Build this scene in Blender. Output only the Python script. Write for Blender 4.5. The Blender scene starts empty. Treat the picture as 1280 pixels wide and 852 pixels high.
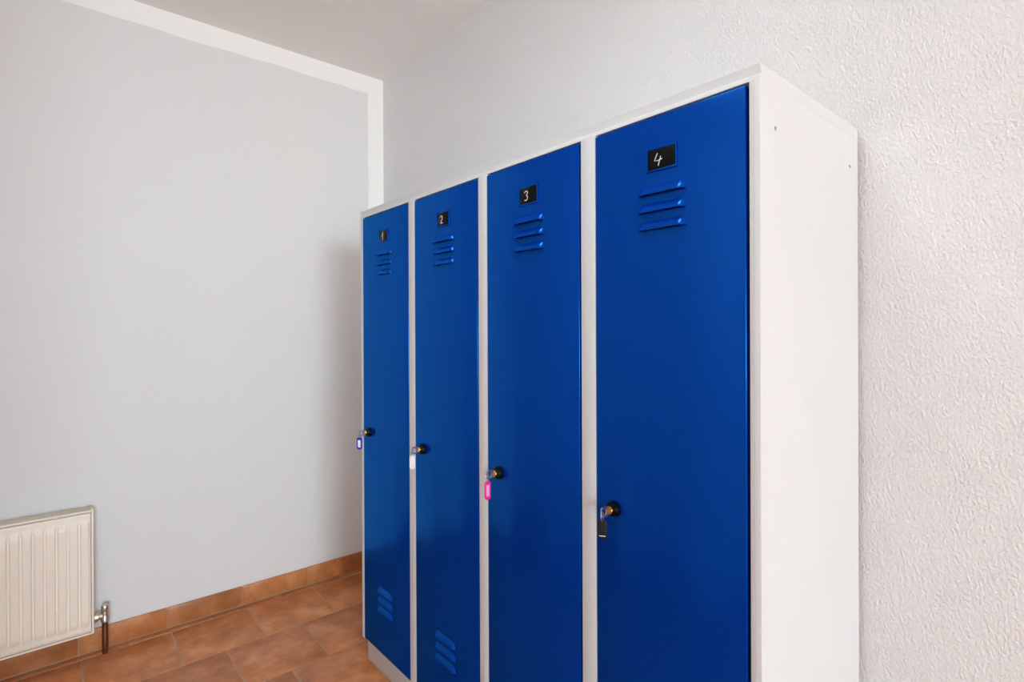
import bpy, bmesh, math, random
from mathutils import Vector, Matrix
random.seed(7)
SC = bpy.context.scene
COL = SC.collection

# ---------------------------------------------------------------- camera
F_PX, YAW, PITCH, ROLL = 677.94, 2.4305, -0.0019, -0.0041
CAM = Vector((2.8452, -1.4791, 1.3306))
d = Vector((math.cos(YAW)*math.cos(PITCH), math.sin(YAW)*math.cos(PITCH), math.sin(PITCH)))
r = Vector((math.sin(YAW), -math.cos(YAW), 0)); u = r.cross(d)
r2 = r*math.cos(ROLL) + u*math.sin(ROLL); u2 = -r*math.sin(ROLL) + u*math.cos(ROLL)
cd = bpy.data.cameras.new('camera'); cam = bpy.data.objects.new('camera', cd); COL.objects.link(cam)
cd.sensor_fit = 'HORIZONTAL'; cd.sensor_width = 36.0; cd.lens = 36.0*F_PX/1280
cd.shift_y = -14.09/1280; cd.clip_start = 0.02
M4 = Matrix((r2, u2, -d)).transposed().to_4x4(); M4.translation = CAM
cam.matrix_world = M4
SC.camera = cam

# ---------------------------------------------------------------- world, light, exposure
ROOM_X, ROOM_Y, CEIL = 11.0, -2.06, 2.756
JOG_X, WIDE_Y = 3.10, -4.40                # beyond the jog the room is wider
WIN = (-4.20, -1.75, 0.85, 2.64)          # window opening in the front wall: y0, y1, z0, z1
w = bpy.data.worlds.new('daylight'); SC.world = w; w.use_nodes = True
nt = w.node_tree; nt.nodes.clear()
out = nt.nodes.new('ShaderNodeOutputWorld'); bg = nt.nodes.new('ShaderNodeBackground')
tc = nt.nodes.new('ShaderNodeTexCoord'); sx = nt.nodes.new('ShaderNodeSeparateXYZ')
cr = nt.nodes.new('ShaderNodeValToRGB'); mr = nt.nodes.new('ShaderNodeMapRange')
mr.inputs[1].default_value = -0.25; mr.inputs[2].default_value = 0.35
cr.color_ramp.elements[0].color = (0.53, 0.59, 0.59, 1)      # sunlit ground outside
cr.color_ramp.elements[1].color = (0.61, 0.86, 0.98, 1)       # bright sky
nt.links.new(tc.outputs['Generated'], sx.inputs[0]); nt.links.new(sx.outputs[2], mr.inputs[0])
nt.links.new(mr.outputs[0], cr.inputs[0]); nt.links.new(cr.outputs[0], bg.inputs[0])
nt.links.new(bg.outputs[0], out.inputs[0]); bg.inputs[1].default_value = 50.0
pl = bpy.data.lights.new('window_portal', 'AREA'); pl.shape = 'RECTANGLE'
pl.size = WIN[1]-WIN[0]; pl.size_y = WIN[3]-WIN[2]; pl.cycles.is_portal = True
po = bpy.data.objects.new('window_portal', pl); COL.objects.link(po)
po.location = (ROOM_X+0.05, (WIN[0]+WIN[1])/2, (WIN[2]+WIN[3])/2)
po.rotation_euler = (math.pi/2, 0, math.pi/2)
ll = bpy.data.lights.new('ceiling_lamp', 'AREA'); ll.shape = 'DISK'; ll.size = .60; ll.energy = 12.5; ll.color = (.83, .97, 1.0)
lo_ = bpy.data.objects.new('ceiling_lamp', ll); COL.objects.link(lo_); lo_.location = (2.10, -1.25, CEIL-.06)
vs = SC.view_settings; vs.view_transform = 'Standard'; vs.look = 'None'; vs.gamma = 1.0
vs.use_curve_mapping = False; vs.exposure = -0.10
SC.cycles.max_bounces = 14; SC.cycles.diffuse_bounces = 10; SC.cycles.glossy_bounces = 5
SC.cycles.use_denoising = True; SC.cycles.sample_clamp_indirect = 8

# ---------------------------------------------------------------- materials
def lin(c): return tuple((v/12.92 if v <= .04045 else ((v+.055)/1.055)**2.4) for v in (x/255 for x in c)) + (1,)
def mat(name, rgb, rough=.5, metal=0., spec=.5, bump=None, vary=None, coat=0):
    m = bpy.data.materials.new(name); m.use_nodes = True; t = m.node_tree; b = t.nodes['Principled BSDF']
    b.inputs['Base Color'].default_value = lin(rgb); b.inputs['Roughness'].default_value = rough
    b.inputs['Metallic'].default_value = metal; b.inputs['Specular IOR Level'].default_value = spec
    b.inputs['Coat Weight'].default_value = coat
    c = t.nodes.new('ShaderNodeTexCoord')
    if vary:                                   # (scale, second colour)
        n = t.nodes.new('ShaderNodeTexNoise'); n.inputs['Scale'].default_value = vary[0]; n.inputs['Detail'].default_value = 5
        x = t.nodes.new('ShaderNodeMix'); x.data_type = 'RGBA'
        x.inputs[6].default_value = lin(rgb); x.inputs[7].default_value = lin(vary[1])
        t.links.new(c.outputs['Object'], n.inputs['Vector']); t.links.new(n.outputs[0], x.inputs[0])
        t.links.new(x.outputs[2], b.inputs['Base Color'])
    if bump:                                   # (scale, strength, distance)
        n = t.nodes.new('ShaderNodeTexNoise'); n.inputs['Scale'].default_value = bump[0]; n.inputs['Detail'].default_value = 3
        k = t.nodes.new('ShaderNodeBump'); k.inputs['Strength'].default_value = bump[1]; k.inputs['Distance'].default_value = bump[2]
        t.links.new(c.outputs['Object'], n.inputs['Vector']); t.links.new(n.outputs[0], k.inputs['Height'])
        t.links.new(k.outputs[0], b.inputs['Normal'])
    return m

M = {}
M['wall_grey'] = mat('smooth_grey_paint', (230, 229, 229), .75, spec=.25, bump=(25, .06, .002))
M['wall_white'] = mat('white_paint', (236, 234, 233), .8, spec=.2)
M['stripe'] = mat('bright_white_paint', (250, 248, 246), .7, spec=.2)
M['ceiling'] = mat('ceiling_paint', (246, 243, 241), .85, spec=.2)
def lacquer():
    # pigmented gloss lacquer: blue body colour under a blue-tinted gloss that strengthens at grazing angles
    m = bpy.data.materials.new('blue_lacquered_steel'); m.use_nodes = True; t = m.node_tree; t.nodes.clear(); L = t.links.new
    o = t.nodes.new('ShaderNodeOutputMaterial'); mx = t.nodes.new('ShaderNodeMixShader'); f = t.nodes.new('ShaderNodeFresnel')
    df = t.nodes.new('ShaderNodeBsdfDiffuse'); g = t.nodes.new('ShaderNodeBsdfGlossy')
    df.inputs[0].default_value = lin((0, 46, 144)); g.inputs[0].default_value = (.04, .36, 1.0, 1); g.inputs['Roughness'].default_value = .19
    f.inputs[0].default_value = 2.2
    L(f.outputs[0], mx.inputs[0]); L(df.outputs[0], mx.inputs[1]); L(g.outputs[0], mx.inputs[2]); L(mx.outputs[0], o.inputs[0])
    return m
M['door_blue'] = lacquer()
M['steel_white'] = mat('light_grey_powder_coat', (215, 217, 218), .5, spec=.35, bump=(300, .03, .0004))
M['dark'] = mat('dark_interior', (30, 30, 32), .8)
M['black'] = mat('black_plastic_and_hole_shade', (9, 8, 9), .35, spec=.15)  # also colours the discs that stand for shade in the bolt holes
M['chalk'] = mat('pale_ink', (225, 222, 215), .6)
M['chrome'] = mat('chromed_metal', (214, 206, 194), .32, 1.0)
M['brass'] = mat('brass', (196, 152, 84), .25, 1.0)
M['rad'] = mat('cream_enamel', (248, 237, 223), .35, spec=.4)
M['grille'] = mat('cream_enamel_grille', (212, 200, 176), .45)
M['pipe'] = mat('chrome_pipe_tile_reflection', (150, 118, 95), .25, 1.0)  # chrome pipe; brown reflection of the floor tiles put into its base colour
M['paper'] = mat('tag_paper', (240, 243, 250), .6)
M['tag_blue'] = mat('blue_plastic', (30, 40, 190), .3)
M['tag_white'] = mat('white_plastic', (240, 240, 238), .3)
M['tag_pink'] = mat('pink_plastic', (238, 40, 130), .3)
M['tag_black'] = mat('charcoal_plastic', (24, 23, 23), .45, spec=.3)
M['paper_pink'] = mat('pink_tag_insert', (250, 170, 220), .5)
M['grout'] = mat('tan_grout', (186, 150, 124), .9, bump=(150, .4, .001))

def plaster():
    m = mat('rough_plaster', (233, 234, 235), .85, spec=.25); t = m.node_tree; b = t.nodes['Principled BSDF']
    c = t.nodes.new('ShaderNodeTexCoord'); mp = t.nodes.new('ShaderNodeMapping')
    mp.inputs['Rotation'].default_value = (0, math.radians(30), 0); mp.inputs['Scale'].default_value = (1.25, 1, .85)
    n1 = t.nodes.new('ShaderNodeTexNoise'); n1.inputs['Scale'].default_value = 130; n1.inputs['Detail'].default_value = 3; n1.inputs['Roughness'].default_value = .55
    n2 = t.nodes.new('ShaderNodeTexNoise'); n2.inputs['Scale'].default_value = 9; n2.inputs['Detail'].default_value = 2
    rp = t.nodes.new('ShaderNodeMapRange'); rp.inputs[1].default_value = .42; rp.inputs[2].default_value = .72
    mu = t.nodes.new('ShaderNodeMath'); mu.operation = 'MULTIPLY_ADD'
    rp2 = t.nodes.new('ShaderNodeMapRange'); rp2.inputs[1].default_value = .3; rp2.inputs[2].default_value = .7; rp2.inputs[3].default_value = .55
    k = t.nodes.new('ShaderNodeBump'); k.inputs["Strength"].default_value = .62; k.inputs['Distance'].default_value = .0045
    L = t.links.new
    L(c.outputs['Object'], mp.inputs[0]); L(mp.outputs[0], n1.inputs['Vector']); L(c.outputs['Object'], n2.inputs['Vector'])
    L(n1.outputs[0], rp.inputs[0]); L(n2.outputs[0], rp2.inputs[0])
    L(rp.outputs[0], mu.inputs[0]); L(rp2.outputs[0], mu.inputs[1]); mu.inputs[2].default_value = 0
    L(mu.outputs[0], k.inputs['Height']); L(k.outputs[0], b.inputs['Normal'])
    return m
M['plaster'] = plaster()

def terracotta():
    m = bpy.data.materials.new('terracotta_tile'); m.use_nodes = True; t = m.node_tree; b = t.nodes['Principled BSDF']
    L = t.links.new
    c = t.nodes.new('ShaderNodeTexCoord'); oi = t.nodes.new('ShaderNodeObjectInfo')
    ad = t.nodes.new('ShaderNodeVectorMath'); ad.operation = 'MULTIPLY_ADD'
    L(oi.outputs['Random'], ad.inputs[0]); ad.inputs[1].default_value = (17, 31, 11); L(c.outputs['Object'], ad.inputs[2])
    n = t.nodes.new('ShaderNodeTexNoise'); n.inputs['Scale'].default_value = 9; n.inputs['Detail'].default_value = 6; n.inputs['Roughness'].default_value = .62
    L(ad.outputs[0], n.inputs['Vector'])
    rp = t.nodes.new('ShaderNodeValToRGB'); e = rp.color_ramp.elements
    e[0].position = .32; e[0].color = lin((160, 98, 56)); e[1].position = .7; e[1].color = lin((212, 146, 100))
    x = e.new(.5); x.color = lin((188, 118, 70))
    L(n.outputs[0], rp.inputs[0])
    hs = t.nodes.new('ShaderNodeHueSaturation'); mr = t.nodes.new('ShaderNodeMapRange')
    mr.inputs[3].default_value = .86; mr.inputs[4].default_value = 1.12
    L(oi.outputs['Random'], mr.inputs[0]); L(mr.outputs[0], hs.inputs['Value']); L(rp.outputs[0], hs.inputs['Color'])
    L(hs.outputs[0], b.inputs['Base Color'])
    n2 = t.nodes.new('ShaderNodeTexNoise'); n2.inputs['Scale'].default_value = 26; n2.inputs['Detail'].default_value = 3
    L(ad.outputs[0], n2.inputs['Vector'])
    k = t.nodes.new('ShaderNodeBump'); k.inputs['Strength'].default_value = .35; k.inputs['Distance'].default_value = .003
    L(n2.outputs[0], k.inputs['Height']); L(k.outputs[0], b.inputs['Normal'])
    b.inputs['Roughness'].default_value = .38; b.inputs['Specular IOR Level'].default_value = .45
    return m
M['tile'] = terracotta()

# ---------------------------------------------------------------- mesh helpers
def box(bm, lo, hi, bev=0, seg=2):
    lo, hi = Vector(lo), Vector(hi)
    r_ = bmesh.ops.create_cube(bm, size=1.0, matrix=Matrix.Translation((lo+hi)/2) @ Matrix.Diagonal((*(hi-lo), 1)))
    if bev:
        es = list({e for v in r_['verts'] for e in v.link_edges})
        bmesh.ops.bevel(bm, geom=es, offset=bev, segments=seg, profile=.5, affect='EDGES')
def frame_to(axis):
    z = Vector(axis).normalized(); return z.to_track_quat('Z', 'Y').to_matrix().to_4x4()
def lathe(bm, origin, axis, prof, n=32):
    """prof: list of (radius, height along axis)"""
    Tm = Matrix.Translation(origin) @ frame_to(axis); rings = []
    for rr, h in prof:
        rings.append([bm.verts.new(Tm @ Vector((rr*math.cos(2*math.pi*i/n), rr*math.sin(2*math.pi*i/n), h))) for i in range(n)])
    for a, b in zip(rings, rings[1:]):
        for i in range(n): bm.faces.new((a[i], a[(i+1) % n], b[(i+1) % n], b[i]))
    bm.faces.new(rings[0][::-1]); bm.faces.new(rings[-1])
def tube(bm, pts, rad, n=8, closed=False):
    pts = [Vector(p) for p in pts]; rings = []; N = len(pts); ref = None
    for i, p in enumerate(pts):
        a = pts[(i-1) % N] if (closed or i) else p; b = pts[(i+1) % N] if (closed or i < N-1) else p
        t = (b-a).normalized()
        if ref is None: ref = t.orthogonal()
        ref = (ref - t*ref.dot(t)).normalized(); bi = t.cross(ref)
        rings.append([bm.verts.new(p + rad*(math.cos(2*math.pi*k/n)*ref + math.sin(2*math.pi*k/n)*bi)) for k in range(n)])
    pr = list(zip(rings, rings[1:])) + ([(rings[-1], rings[0])] if closed else [])
    for a, b in pr:
        for k in range(n): bm.faces.new((a[k], a[(k+1) % n], b[(k+1) % n], b[k]))
    if not closed: bm.faces.new(rings[0][::-1]); bm.faces.new(rings[-1])
def prism(bm, outline, lo, hi, fn):
    """outline: list of (a,b); fn(a,b,c) -> point, extruded c from lo to hi"""
    A = [bm.verts.new(fn(a, b, lo)) for a, b in outline]; B = [bm.verts.new(fn(a, b, hi)) for a, b in outline]
    n = len(A); bm.faces.new(A[::-1]); bm.faces.new(B)
    for i in range(n): bm.faces.new((A[i], A[(i+1) % n], B[(i+1) % n], B[i]))
def mesh(name, bm, m, smooth=True):
    bmesh.ops.recalc_face_normals(bm, faces=bm.faces[:])
    me = bpy.data.meshes.new(name); bm.to_mesh(me); bm.free()
    me.materials.append(M[m])
    if smooth:
        me.shade_smooth(); me.set_sharp_from_angle(angle=math.radians(35))
    return me
def link(name, me, parent=None, loc=None):
    o = bpy.data.objects.new(name, me); COL.objects.link(o)
    if parent: o.parent = parent
    if loc: o.location = loc
    return o
def part_box(name, lo, hi, m, parent, pick, bev):
    # box whose edges are rounded only where pick(edge midpoint) says so
    q_ = bmesh.new(); box(q_, lo, hi)
    es = [e for e in q_.edges if pick((e.verts[0].co+e.verts[1].co)/2)]
    bmesh.ops.bevel(q_, geom=es, offset=bev, segments=2, profile=.5, affect='EDGES')
    return obj(name, q_, m, parent)
def obj(name, bm, m, parent=None, loc=None, smooth=True): return link(name, mesh(name, bm, m, smooth), parent, loc)
def boxo(name, lo, hi, m, parent=None, bev=0):
    bm = bmesh.new(); box(bm, lo, hi, bev); return obj(name, bm, m, parent)
def struct(o, label, cat='room'):
    o['kind'] = 'structure'; o['label'] = label; o['category'] = cat; return o
def thing(name, label, cat, loc=(0, 0, 0), group=None):
    o = bpy.data.objects.new(name, None); COL.objects.link(o); o.location = loc; o.empty_display_size = .1
    o['label'] = label; o['category'] = cat
    if group: o['group'] = group
    return o

# ---------------------------------------------------------------- the room shell
T = .15
struct(boxo('floor', (-T, WIDE_Y-T, -.12), (ROOM_X+T, T, -.0015), 'grout'), 'terracotta tiled floor with tan grout joints', 'floor')
FLOOR = bpy.data.objects['floor']
struct(boxo('ceiling', (-T, WIDE_Y-T, CEIL), (ROOM_X+T, T, CEIL+.12), 'ceiling'), 'plain off white ceiling above the lockers', 'ceiling')
struct(boxo('wall_back', (-T, ROOM_Y-T, -.004), (0, T, CEIL), 'wall_grey'), 'smooth pale grey wall behind the radiator', 'wall')
struct(boxo('wall_right', (0, 0, -.004), (ROOM_X, T, CEIL), 'plaster'), 'rough white plaster wall behind the lockers', 'wall')
bm = bmesh.new(); box(bm, (0, ROOM_Y-T, -.004), (JOG_X, ROOM_Y, CEIL)); box(bm, (JOG_X-T, WIDE_Y, -.004), (JOG_X, ROOM_Y-T, CEIL))
box(bm, (JOG_X-T, WIDE_Y-T, -.004), (ROOM_X, WIDE_Y, CEIL))
struct(obj('wall_left', bm, 'wall_white'), 'white wall on the left side of the room', 'wall')
bm = bmesh.new()
box(bm, (ROOM_X, WIDE_Y-T, -.004), (ROOM_X+T, WIN[0], CEIL)); box(bm, (ROOM_X, WIN[1], -.004), (ROOM_X+T, T, CEIL))
box(bm, (ROOM_X, WIN[0], -.004), (ROOM_X+T, WIN[1], WIN[2])); box(bm, (ROOM_X, WIN[0], WIN[3]), (ROOM_X+T, WIN[1], CEIL))
struct(obj('wall_front', bm, 'wall_white'), 'white wall with the window behind the camera', 'wall')
bm = bmesh.new(); fw = .06
box(bm, (ROOM_X+.04, WIN[0], WIN[2]), (ROOM_X+.1, WIN[0]+fw, WIN[3])); box(bm, (ROOM_X+.04, WIN[1]-fw, WIN[2]), (ROOM_X+.1, WIN[1], WIN[3]))
box(bm, (ROOM_X+.04, WIN[0]+fw, WIN[2]), (ROOM_X+.1, WIN[1]-fw, WIN[2]+fw)); box(bm, (ROOM_X+.04, WIN[0]+fw, WIN[3]-fw), (ROOM_X+.1, WIN[1]-fw, WIN[3]))
struct(obj('window_1', bm, 'stripe'), 'white window frame in the front wall', 'window')

# painted white border on the back wall, hand-cut lower edge slightly wavy
bm = bmesh.new()
def wav(y): return .0022*math.sin(y*9.3+.7) + .0016*math.sin(y*23+2)
ys = [ROOM_Y + (-.0945-ROOM_Y)*i/60 for i in range(61)]
prev = None
for y in ys:
    zb = 2.660 + (wav(y) if y < -.1 else 0)
    cur = [bm.verts.new(p) for p in ((.0015, y, zb), (.0015, y, CEIL), (0, y, CEIL), (0, y, zb))]
    if prev:
        for k in range(4): bm.faces.new((prev[k], cur[k], cur[(k+1) % 4], prev[(k+1) % 4]))
    else: bm.faces.new(cur[::-1])
    prev = cur
bm.faces.new(prev)
struct(obj('trim_1', bm, 'stripe'), 'bright white painted border along the top of the grey wall', 'trim')
bm = bmesh.new(); prev = None
for i in range(41):
    z = .1 + (CEIL-.1)*i/40; yl = -.0945 + (.6*wav(z) if z < 2.6 else 0)
    cur = [bm.verts.new(p) for p in ((.0015, yl, z), (.0015, 0, z), (0, 0, z), (0, yl, z))]
    if prev:
        for k in range(4): bm.faces.new((prev[k], cur[k], cur[(k+1) % 4], prev[(k+1) % 4]))
    else: bm.faces.new(cur[::-1])
    prev = cur
bm.faces.new(prev)
struct(obj('trim_2', bm, 'stripe'), 'bright white painted border down the corner of the grey wall', 'trim')

# floor tiles: running bond, rows parallel to the back wall
P, G = .311, .0062
tile_cache = {}
def tile_mesh(sx_, sy_):
    key = (round(sx_, 3), round(sy_, 3))
    if key not in tile_cache:
        b = bmesh.new(); box(b, (-sx_/2, -sy_/2, -.008), (sx_/2, sy_/2, 0), .0014, 2)
        tile_cache[key] = mesh('floor_tile', b, 'tile')
    return tile_cache[key]
rows = [(.0125, .051, -.592)] + [(.052+k*P, .052+(k+1)*P, -.441 if k % 2 == 0 else -.602) for k in range(15)]
for xa, xb, y0 in rows:
    j = y0 + P*math.ceil((0-y0)/P); yend = ROOM_Y if xb < JOG_X+.1 else WIDE_Y
    while j > yend:
        a, b = max(j-P, yend+.011), min(j, -.0005)
        if b-a > .025:
            o = link('floor_tile', tile_mesh(xb-xa-G, b-a-G), FLOOR, ((xa+xb)/2, (a+b)/2, random.uniform(-.0004, .0005)))
            o.rotation_euler = (random.uniform(-.0014, .0014), random.uniform(-.0014, .0014), random.uniform(-.003, .003))
        j -= P

far = bmesh.new()                             # the tiles far behind the camera, joined
xx = .052+15*P
while xx < ROOM_X-.01:
    yy = 0
    while yy > WIDE_Y+.01:
        box(far, (xx+G/2, max(yy-P, WIDE_Y)+G/2, -.008), (min(xx+P, ROOM_X)-G/2, yy-G/2, 0)); yy -= P
    xx += P
ft = obj('floor_tiles', far, 'tile', FLOOR, smooth=False); ft['kind'] = 'stuff'

# tiled baseboards
def base_run(name, label, axis, lo, hi, first):
    if axis == 'y': b = boxo(name, (0, lo, -.004), (.006, hi, .086), 'grout')
    elif axis == 'x0': b = boxo(name, (lo, -.006, -.004), (hi, 0, .086), 'grout')
    else: b = boxo(name, (lo, ROOM_Y, -.004), (hi, ROOM_Y+.006, .086), 'grout')
    struct(b, label, 'baseboard')
    j = first + P*math.ceil((hi-first)/P)
    while j > lo:
        a, c = max(j-P, lo)+.002, min(j, hi)-.002
        if c-a > .02:
            hgt = .0925 + random.uniform(-.0012, .0012)
            q = bmesh.new()
            if axis == 'y': box(q, (.0015, a, .004), (.0105+random.uniform(0, .0012), c, hgt), .0018)
            elif axis == 'x0': box(q, (a, -.0105, .004), (c, -.0015, hgt), .0018)
            else: box(q, (a, ROOM_Y+.0015, .004), (c, ROOM_Y+.0105, hgt), .0018)
            obj('baseboard_tile', q, 'tile', b)
        j -= P
base_run('baseboard_back', 'terracotta tile baseboard along the grey back wall', 'y', ROOM_Y, 0, -.448)
base_run('baseboard_right', 'terracotta tile baseboard along the rough plaster wall', 'x0', .011, 5.0, .32)
base_run('baseboard_left', 'terracotta tile baseboard along the left wall', 'x1', .011, JOG_X, .32)

# ---------------------------------------------------------------- the locker cabinet
X0, X1, YF, YB, H = .800, 2.405, -.518, -.014, 1.800
U = (X1-X0)/4; ZD0, ZD1 = .103, 1.7690
LK = thing('locker_cabinet', 'white steel locker cabinet with four tall blue doors standing against rough plaster wall', 'locker', (X0, YB, 0))
LK.location = (0, 0, 0)
boxo('plinth', (X0+.004, YF+.023, .0005), (X1-.003, YB-.01, .1), 'steel_white', LK, .001)
boxo('bottom_panel', (X0+.012, YF+.02, .1), (X1-.012, YB-.002, .103), 'steel_white', LK)
q = bmesh.new(); prism(q, [(YF, H), (YF+.0065, 1.7835), (YF+.0012, 1.7815), (YF+.0012, 1.7732), (YB, 1.7732), (YB, H)], X0, X1, lambda a, b, c: (c, a, b))   # cap with a slightly undercut front lip
bmesh.ops.bevel(q, geom=[e for e in q.edges if abs(e.verts[0].co.x-e.verts[1].co.x) > .5 and e.verts[0].co.z > 1.775], offset=.0009, segments=2, profile=.5, affect='EDGES'); obj('top_panel', q, 'steel_white', LK)
boxo('back_panel', (X0+.012, YB-.0015, .1), (X1-.012, YB, 1.7735), 'steel_white', LK)
part_box('side_panel', (X0, YF, .1), (X0+.0115, YB, 1.773), 'steel_white', LK, lambda c: c.x < X0+.001 and abs(c.y-YF) < .001, .0015)
def cut(ob, boxes_or_fn):
    bm_ = bmesh.new(); boxes_or_fn(bm_); bmesh.ops.recalc_face_normals(bm_, faces=bm_.faces[:])
    me_ = bpy.data.meshes.new('cutter'); bm_.to_mesh(me_); bm_.free()
    c_ = bpy.data.objects.new('cutter', me_); COL.objects.link(c_)
    md = ob.modifiers.new('b', 'BOOLEAN'); md.object = c_; md.operation = 'DIFFERENCE'; md.solver = 'EXACT'
    dg = bpy.context.evaluated_depsgraph_get(); new = bpy.data.meshes.new_from_object(ob.evaluated_get(dg))
    ob.modifiers.clear(); old = ob.data; ob.data = new; new.name = old.name
    bpy.data.objects.remove(c_)
sp = part_box('side_panel', (X1-.0115, YF, .1), (X1, YB, 1.773), 'steel_white', LK, lambda c: c.x > X1-.001 and abs(c.y-YF) < .001, .0015)
def holes(b_):
    for y, z in ((-.4568, 1.6975), (-.0663, 1.7030)):
        lathe(b_, (X1-.009, y, z), (1, 0, 0), [(.0042, 0), (.0042, .02)], 14)
cut(sp, holes)
# added black discs: the shade inside the two bolt holes put into colour
for y, z in ((-.4568, 1.6975), (-.0663, 1.7030)):
    q = bmesh.new(); lathe(q, (X1-.0085, y, z), (1, 0, 0), [(.004, 0), (.004, .003)], 14); obj('hole_shade_disc', q, 'black', LK)
stiles = [(X0+.0118, X0+.020), (X0+U-.0235, X0+U+.0175), (X0+2*U-.0235, X0+2*U+.0175), (X0+3*U-.0235, X0+3*U+.0205), (X1-.020, X1-.0118)]
for a, b in stiles:
    # the end stiles butt against the side panels, so only their door side is rounded
    part_box('stile', (a, YF+(.0005 if b-a > .02 else 0), .1), (b, YF+.03, 1.773), 'steel_white', LK,
             lambda c: abs(c.z-.93) < .1 and abs(c.y-YF) < .002 and X0+.013 < c.x < X1-.013, .0012)

# one door with its parts, then copies
DW0 = [stiles[k][1]+.0015 for k in range(4)]; DW1 = [stiles[k+1][0]-.0035 for k in range(4)]
DW = min(b-a for a, b in zip(DW0, DW1))
doors = []
LOCX, LOCZ = .052, .929
LH, LD, LL = .019, .0105, .114
def louvre_mesh():
    q = bmesh.new(); n = 28; m_ = 6; th = .0008
    def pt(i, j, off):
        x = -LL/2 + LL*i/n
        e = min(1, max(0, (LL/2-abs(x))/.014)); s = math.sin(e*math.pi/2)**.8
        v = j/m_
        zz = LH*v*(.35+.65*s) if s > 0 else 0
        dd = LD*s*(1-v**1.6) - off
        return Vector((x, -max(dd, -.0005), zz))
    outer = [[q.verts.new(pt(i, j, 0)) for j in range(m_+1)] for i in range(n+1)]
    inner = [[q.verts.new(pt(i, j, th)) for j in range(m_+1)] for i in range(n+1)]
    for i in range(n):
        for j in range(m_):
            q.faces.new((outer[i][j], outer[i+1][j], outer[i+1][j+1], outer[i][j+1]))
            q.faces.new((inner[i][j], inner[i][j+1], inner[i+1][j+1], inner[i+1][j]))
        q.faces.new((outer[i][0], inner[i][0], inner[i+1][0], outer[i+1][0]))
    return mesh('louvre', q, 'door_blue')
LOUV = louvre_mesh()
LZ = [1.6085, 1.572, 1.5355, .335, .2985, .262]      # lower edges of the louvres
door_bm = bmesh.new(); box(door_bm, (0, 0, ZD0), (DW, .018, ZD1), .002, 3)
door0 = obj('door', door_bm, 'door_blue', LK, (DW0[0], YF, 0))
def slots(b_):
    for z in LZ: box(b_, (DW/2-.045-DW0[0]*0, -.01, z+.0004), (DW/2+.045, .04, z+.008))
# boolean in the door's own space
door0.location = (0, 0, 0); cut(door0, slots); door0.location = (DW0[0], YF, 0)
door0.data.shade_smooth(); door0.data.set_sharp_from_angle(angle=math.radians(35))
PLX, PLZ, PLW, PLH = DW/2+.0005, 1.680, .066, .042
q = bmesh.new()
fr = .0035
for lo, hi in (((-PLW/2-fr, -.0028, -PLH/2-fr), (-PLW/2, 0, PLH/2+fr)), ((PLW/2, -.0028, -PLH/2-fr), (PLW/2+fr, 0, PLH/2+fr)),
               ((-PLW/2, -.0028, -PLH/2-fr), (PLW/2, 0, -PLH/2)), ((-PLW/2, -.0016, PLH/2), (PLW/2, 0, PLH/2+.002))):
    box(q, lo, hi, .0008)
ME_FRAME = mesh('number_holder', q, 'door_blue')
q = bmesh.new(); box(q, (-PLW/2, -.0012, -PLH/2), (PLW/2, 0, PLH/2), .0003); ME_PLATE = mesh('number_plate', q, 'black')
def lock_mesh():
    q = bmesh.new(); lathe(q, (0, 0, 0), (0, -1, 0), [(.0175, -.0), (.0175, .004), (.0168, .0075), (.0158, .012), (.0145, .0145), (.0105, .0155)], 36)
    return mesh('lock_rosette', q, 'black')
def core_mesh():
    q = bmesh.new(); lathe(q, (0, 0, 0), (0, -1, 0), [(.0098, .0155), (.0098, .020), (.0088, .0215), (.0075, .0215), (.007, .0205)], 28)
    return mesh('lock_core', q, 'brass')
ME_LOCK, ME_CORE = lock_mesh(), core_mesh()
STROKES = {   # handwritten numerals in a unit box (x right, z up)
 '1': [[(-.35, -.05), (.1, .5), (.02, -.5)]],
 '2': [[(-.3, .3), (-.15, .48), (.12, .45), (.2, .2), (0, -.1), (-.3, -.45), (-.05, -.42), (.3, -.45)]],
 '3': [[(-.3, .36), (-.1, .5), (.2, .46), (.24, .28), (-.05, .05), (.2, -.03), (.22, -.3), (.0, -.5), (-.28, -.42)]],
 '4': [[(-.05, .5), (-.35, -.08), (.0, -.12), (.4, -.02)], [(.26, .2), (.12, -.2), (.02, -.55)]],
}
def numeral(ch):
    q = bmesh.new(); S = .028 if ch == '1' else .025
    for st in STROKES[ch]:
        # smooth the stroke a little, then lay a thin round bead on the plate
        pts = [Vector((a*S, 0, b*S)) for a, b in st]
        if ch in '23':
            for _ in range(2):
                n_ = [pts[0]]
                for a, b in zip(pts, pts[1:]): n_ += [a*.75+b*.25, a*.25+b*.75]
                pts = n_ + [pts[-1]]
        tube(q, pts, .0011, 6)
    for v in q.verts: v.co.y *= .35
    return mesh('numeral', q, 'chalk')
def fill_door(D, ch):
    for z in LZ: link('louvre', LOUV, D, (DW/2, 0, z))
    link('number_holder', ME_FRAME, D, (PLX, 0, PLZ)); link('number_plate', ME_PLATE, D, (PLX, 0, PLZ))
    link('numeral', numeral(ch), D, (PLX-.008, -.0014, PLZ-.001))['label'] = 'pale handwritten numeral ' + ch
    link('lock_rosette', ME_LOCK, D, (LOCX, 0, LOCZ)); link('lock_core', ME_CORE, D, (LOCX, 0, LOCZ))
    D['label'] = 'blue louvred locker door with number plate ' + ch
for k in range(4):
    D = door0
    if k:
        D = door0.copy(); COL.objects.link(D); D.parent = LK
    D.location = (DW0[k], YF, 0); doors.append(D)
for k in range(4): fill_door(doors[k], str(k+1))

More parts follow.
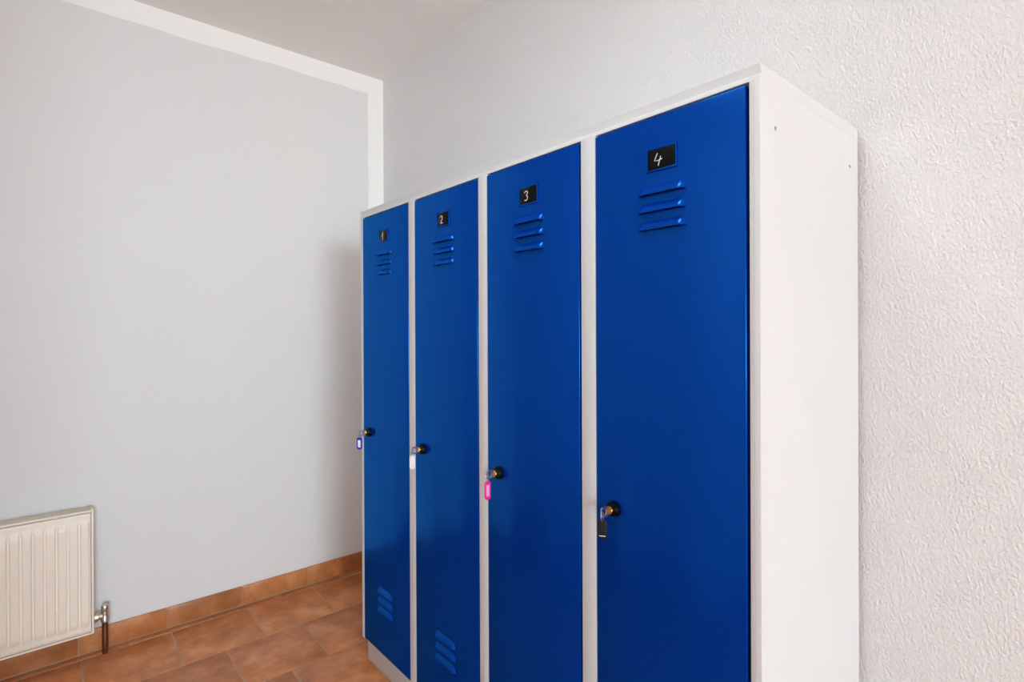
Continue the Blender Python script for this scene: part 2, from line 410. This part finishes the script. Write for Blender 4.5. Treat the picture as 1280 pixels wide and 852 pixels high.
# ---------------------------------------------------------------- keys with tags hanging in the locks
def key_head_mesh():
    q = bmesh.new()      # bow: rounded plate with an eye, in the y-z plane; shank goes back into the lock
    out_, eye = [], []
    for i in range(28):
        a = 2*math.pi*i/28
        cy, cz = math.cos(a), math.sin(a)
        e = (abs(cy)**4+abs(cz)**4)**-.25
        out_.append((-.0350+.0120*cy*e, .0112*cz*e)); eye.append((-.0372+.0072*cy*e, .0072*cz*e))
    th = .0014; V = []
    for sgn in (-1, 1): V.append(([q.verts.new((sgn*th, a, b)) for a, b in out_], [q.verts.new((sgn*th, a, b)) for a, b in eye]))
    n = 28
    for i in range(n):
        j = (i+1) % n
        for o_, e_ in V: q.faces.new((o_[i], o_[j], e_[j], e_[i]))
        q.faces.new((V[0][0][i], V[0][0][j], V[1][0][j], V[1][0][i])); q.faces.new((V[0][1][i], V[0][1][j], V[1][1][j], V[1][1][i]))
    box(q, (-.001, -.0255, -.0042), (.001, -.0206, .0042))
    return mesh('key_head', q, 'chrome')
ME_KEY = key_head_mesh()
RING_R = .0095
def ring_mesh(tilt):
    q = bmesh.new(); pts = []
    for i in range(28):
        a = 2*math.pi*i/28
        p = Vector((RING_R*math.sin(a), 0, RING_R*math.cos(a)*1.05))
        pts.append(Matrix.Rotation(tilt, 3, 'Z') @ p)
    tube(q, pts, .0009, 6, True); return mesh('key_ring', q, 'chrome')
def tag_meshes(w_, h_, m_tag, m_ins):
    q = bmesh.new(); n = 10; out_ = []
    rr = w_/2*.85
    for cx, cz, a0 in ((w_/2-rr, -rr, 0), (-w_/2+rr, -rr, 90), (-w_/2+rr, -h_+rr, 180), (w_/2-rr, -h_+rr, 270)):
        for i in range(n+1):
            a = math.radians(a0+90*i/n); out_.append((cx+rr*math.cos(a), cz+rr*math.sin(a)))
    hole = [(.0027*math.cos(2*math.pi*i/16), -.0048+.0027*math.sin(2*math.pi*i/16)) for i in range(16)]
    # body with an eyelet: outline in two halves around the hole
    t2 = .0018
    prism(q, out_, -t2, t2, lambda a, b, c: (a, c, b))
    bmesh.ops.recalc_face_normals(q, faces=q.faces[:])
    es = [e for e in q.edges if abs(e.verts[0].co.y-e.verts[1].co.y) < 1e-6]
    bmesh.ops.bevel(q, geom=es, offset=.0006, segments=2, profile=.5, affect='EDGES')
    A = mesh('key_tag', q, m_tag)
    q = bmesh.new(); box(q, (-w_*.27, -t2-.0003, -h_*.82), (w_*.27, t2+.0003, -h_*.22), .0002)
    if m_tag == 'tag_black':
        q.free(); q = bmesh.new(); box(q, (-w_*.32, -t2-.0003, -h_*.85), (w_*.32, t2+.0003, -h_*.81), .0002)
    B = mesh('tag_insert', q, m_ins)
    return A, B
KEYS = [('tag_blue', 'paper', .021, .047, math.radians(38), 'metal key with blue rimmed tag hanging from the lock of locker door number 1'),
        ('tag_white', 'paper', .020, .046, math.radians(40), 'metal key with white tag hanging from the lock of locker door number 2'),
        ('tag_pink', 'paper_pink', .019, .052, math.radians(86), 'metal key with pink tag hanging from the lock of locker door number 3'),
        ('tag_black', 'paper', .020, .042, math.radians(34), 'metal key with black tag hanging from the lock of locker door number 4')]
for k, (mt, mi, tw, th_, rot, lab) in enumerate(KEYS):
    kx = DW0[k]+LOCX
    K = thing('locker_key', lab, 'key', (kx, YF, LOCZ), 'tagged keys in the locker locks')
    link('key_head', ME_KEY, K)
    tilt = rot
    zr = .0 - .0085
    R_ = link('key_ring', ring_mesh(math.radians(-66)), K, (0, -.0425, zr+.0005))
    A, B = tag_meshes(tw, th_, mt, mi)
    Tg = link('key_tag', A, K, (0, -.0425, zr-RING_R*1.05+.0032)); Tg.rotation_euler = (0, 0, tilt)
    link('tag_insert', B, Tg)

# ---------------------------------------------------------------- radiator
RY1, RY0, RXF, RZ0, RZ1 = -1.334, -1.960, .100, .114, .610
RD = thing('radiator', 'cream ribbed panel radiator mounted low on the grey wall', 'radiator', (0, 0, 0))
def smooth(e): e = min(1, max(0, e)); return e*e*(3-2*e)
def rad_front():
    q = bmesh.new(); PIT = .0345; first = -1.3455-.002
    ys = [RY1-.0015]
    cols = []
    y = RY1
    N = int((RY1-RY0)/.0023)
    ys = [RY1-.0095-(RY1-RY0-.019)*i/N for i in range(N+1)]
    zs = [RZ0+.0085, RZ0+.02, .140, .146, .152, .158, .165, .174, .185, .25, .35, .45, .530, .540, .548, .555, .562, .569, .576, RZ1-.02, RZ1-.0105]
    def xh(y, z):
        t_ = (first-y)/PIT
        if t_ < 0 or y < RY0+.012: rib = 0
        else:
            f = (t_ % 1)*PIT       # raised flute 23 mm wide, groove between
            rib = smooth(f/.0035)*(1-smooth((f-.0260)/.0035))
        end = smooth((z-.142)/.030)*(1-smooth((z-.545)/.030))
        return RXF-.006 + .0085*rib*end
    g = [[q.verts.new((xh(y, z), y, z)) for z in zs] for y in ys]
    for i in range(len(ys)-1):
        for j in range(len(zs)-1): q.faces.new((g[i][j], g[i+1][j], g[i+1][j+1], g[i][j+1]))
    me = mesh('front_panel', q, 'rad'); return me
fp = link('front_panel', rad_front(), RD)
md = fp.modifiers.new('thickness', 'SOLIDIFY'); md.thickness = .0015; md.offset = 0
# folded rim all round the pressed panel
q = bmesh.new()
box(q, (.060, RY1-.0075, RZ0), (RXF-.002, RY1, RZ1), .0025, 3); box(q, (.060, RY0, RZ0), (RXF-.002, RY0+.0075, RZ1), .0025, 3)
box(q, (.088, RY0+.006, RZ1-.008), (RXF-.0005, RY1-.005, RZ1), .003, 3); box(q, (.082, RY0+.006, RZ0), (RXF-.0015, RY1-.006, RZ0+.006), .0025, 3)
obj('rim', q, 'rad', RD)
boxo('back_sheet', (.028, RY0, RZ0+.01), (.034, RY1-.001, RZ1-.012), 'rad', RD, .002)
for xa in (.036, .050, .064, .078):
    boxo('grille_slat', (xa, RY0, RZ1-.006), (xa+.0085, RY1-.004, RZ1+.001), 'grille', RD, .001)
for i in range(7):
    y = RY1-.008-i*.0985
    if y > RY0: boxo('grille_tie', (.028, y-.004, RZ1-.014), (.090, y+.004, RZ1+.0025), 'grille', RD, .0008)
for y in (RY1-.12, RY0+.12):
    boxo('bracket', (0, y-.015, .2), (.030, y+.015, .56), 'grille', RD)
# valve and pipe at the right foot
PX, PY = .052, -1.296
q = bmesh.new(); lathe(q, (PX, PY, 0), (0, 0, 1), [(.0108, 0), (.0108, .138)], 24); obj('pipe', q, 'pipe', RD)['label'] = 'chrome riser pipe with brown tile reflection in its colour'
q = bmesh.new()
lathe(q, (PX, PY, 0), (0, 0, 1), [(.0125, .130), (.0150, .132), (.0150, .150), (.0130, .153), (.0120, .160), (.0130, .166), (.0120, .172)], 6*4)
VB = obj('valve', q, 'chrome', RD)
q = bmesh.new(); lathe(q, (PX, RY1-.002, .156), (0, 1, 0), [(.0085, 0), (.0095, .004), (.0165, .005), (.0165, .017), (.0125, .019), (.0115, .032)], 24)
obj('coupling', q, 'chrome', VB)
q = bmesh.new(); lathe(q, (PX, PY, 0), (0, 0, 1), [(.0100, .172), (.0125, .176), (.0135, .195), (.0110, .199)], 20); obj('valve_cap', q, 'chrome', VB)
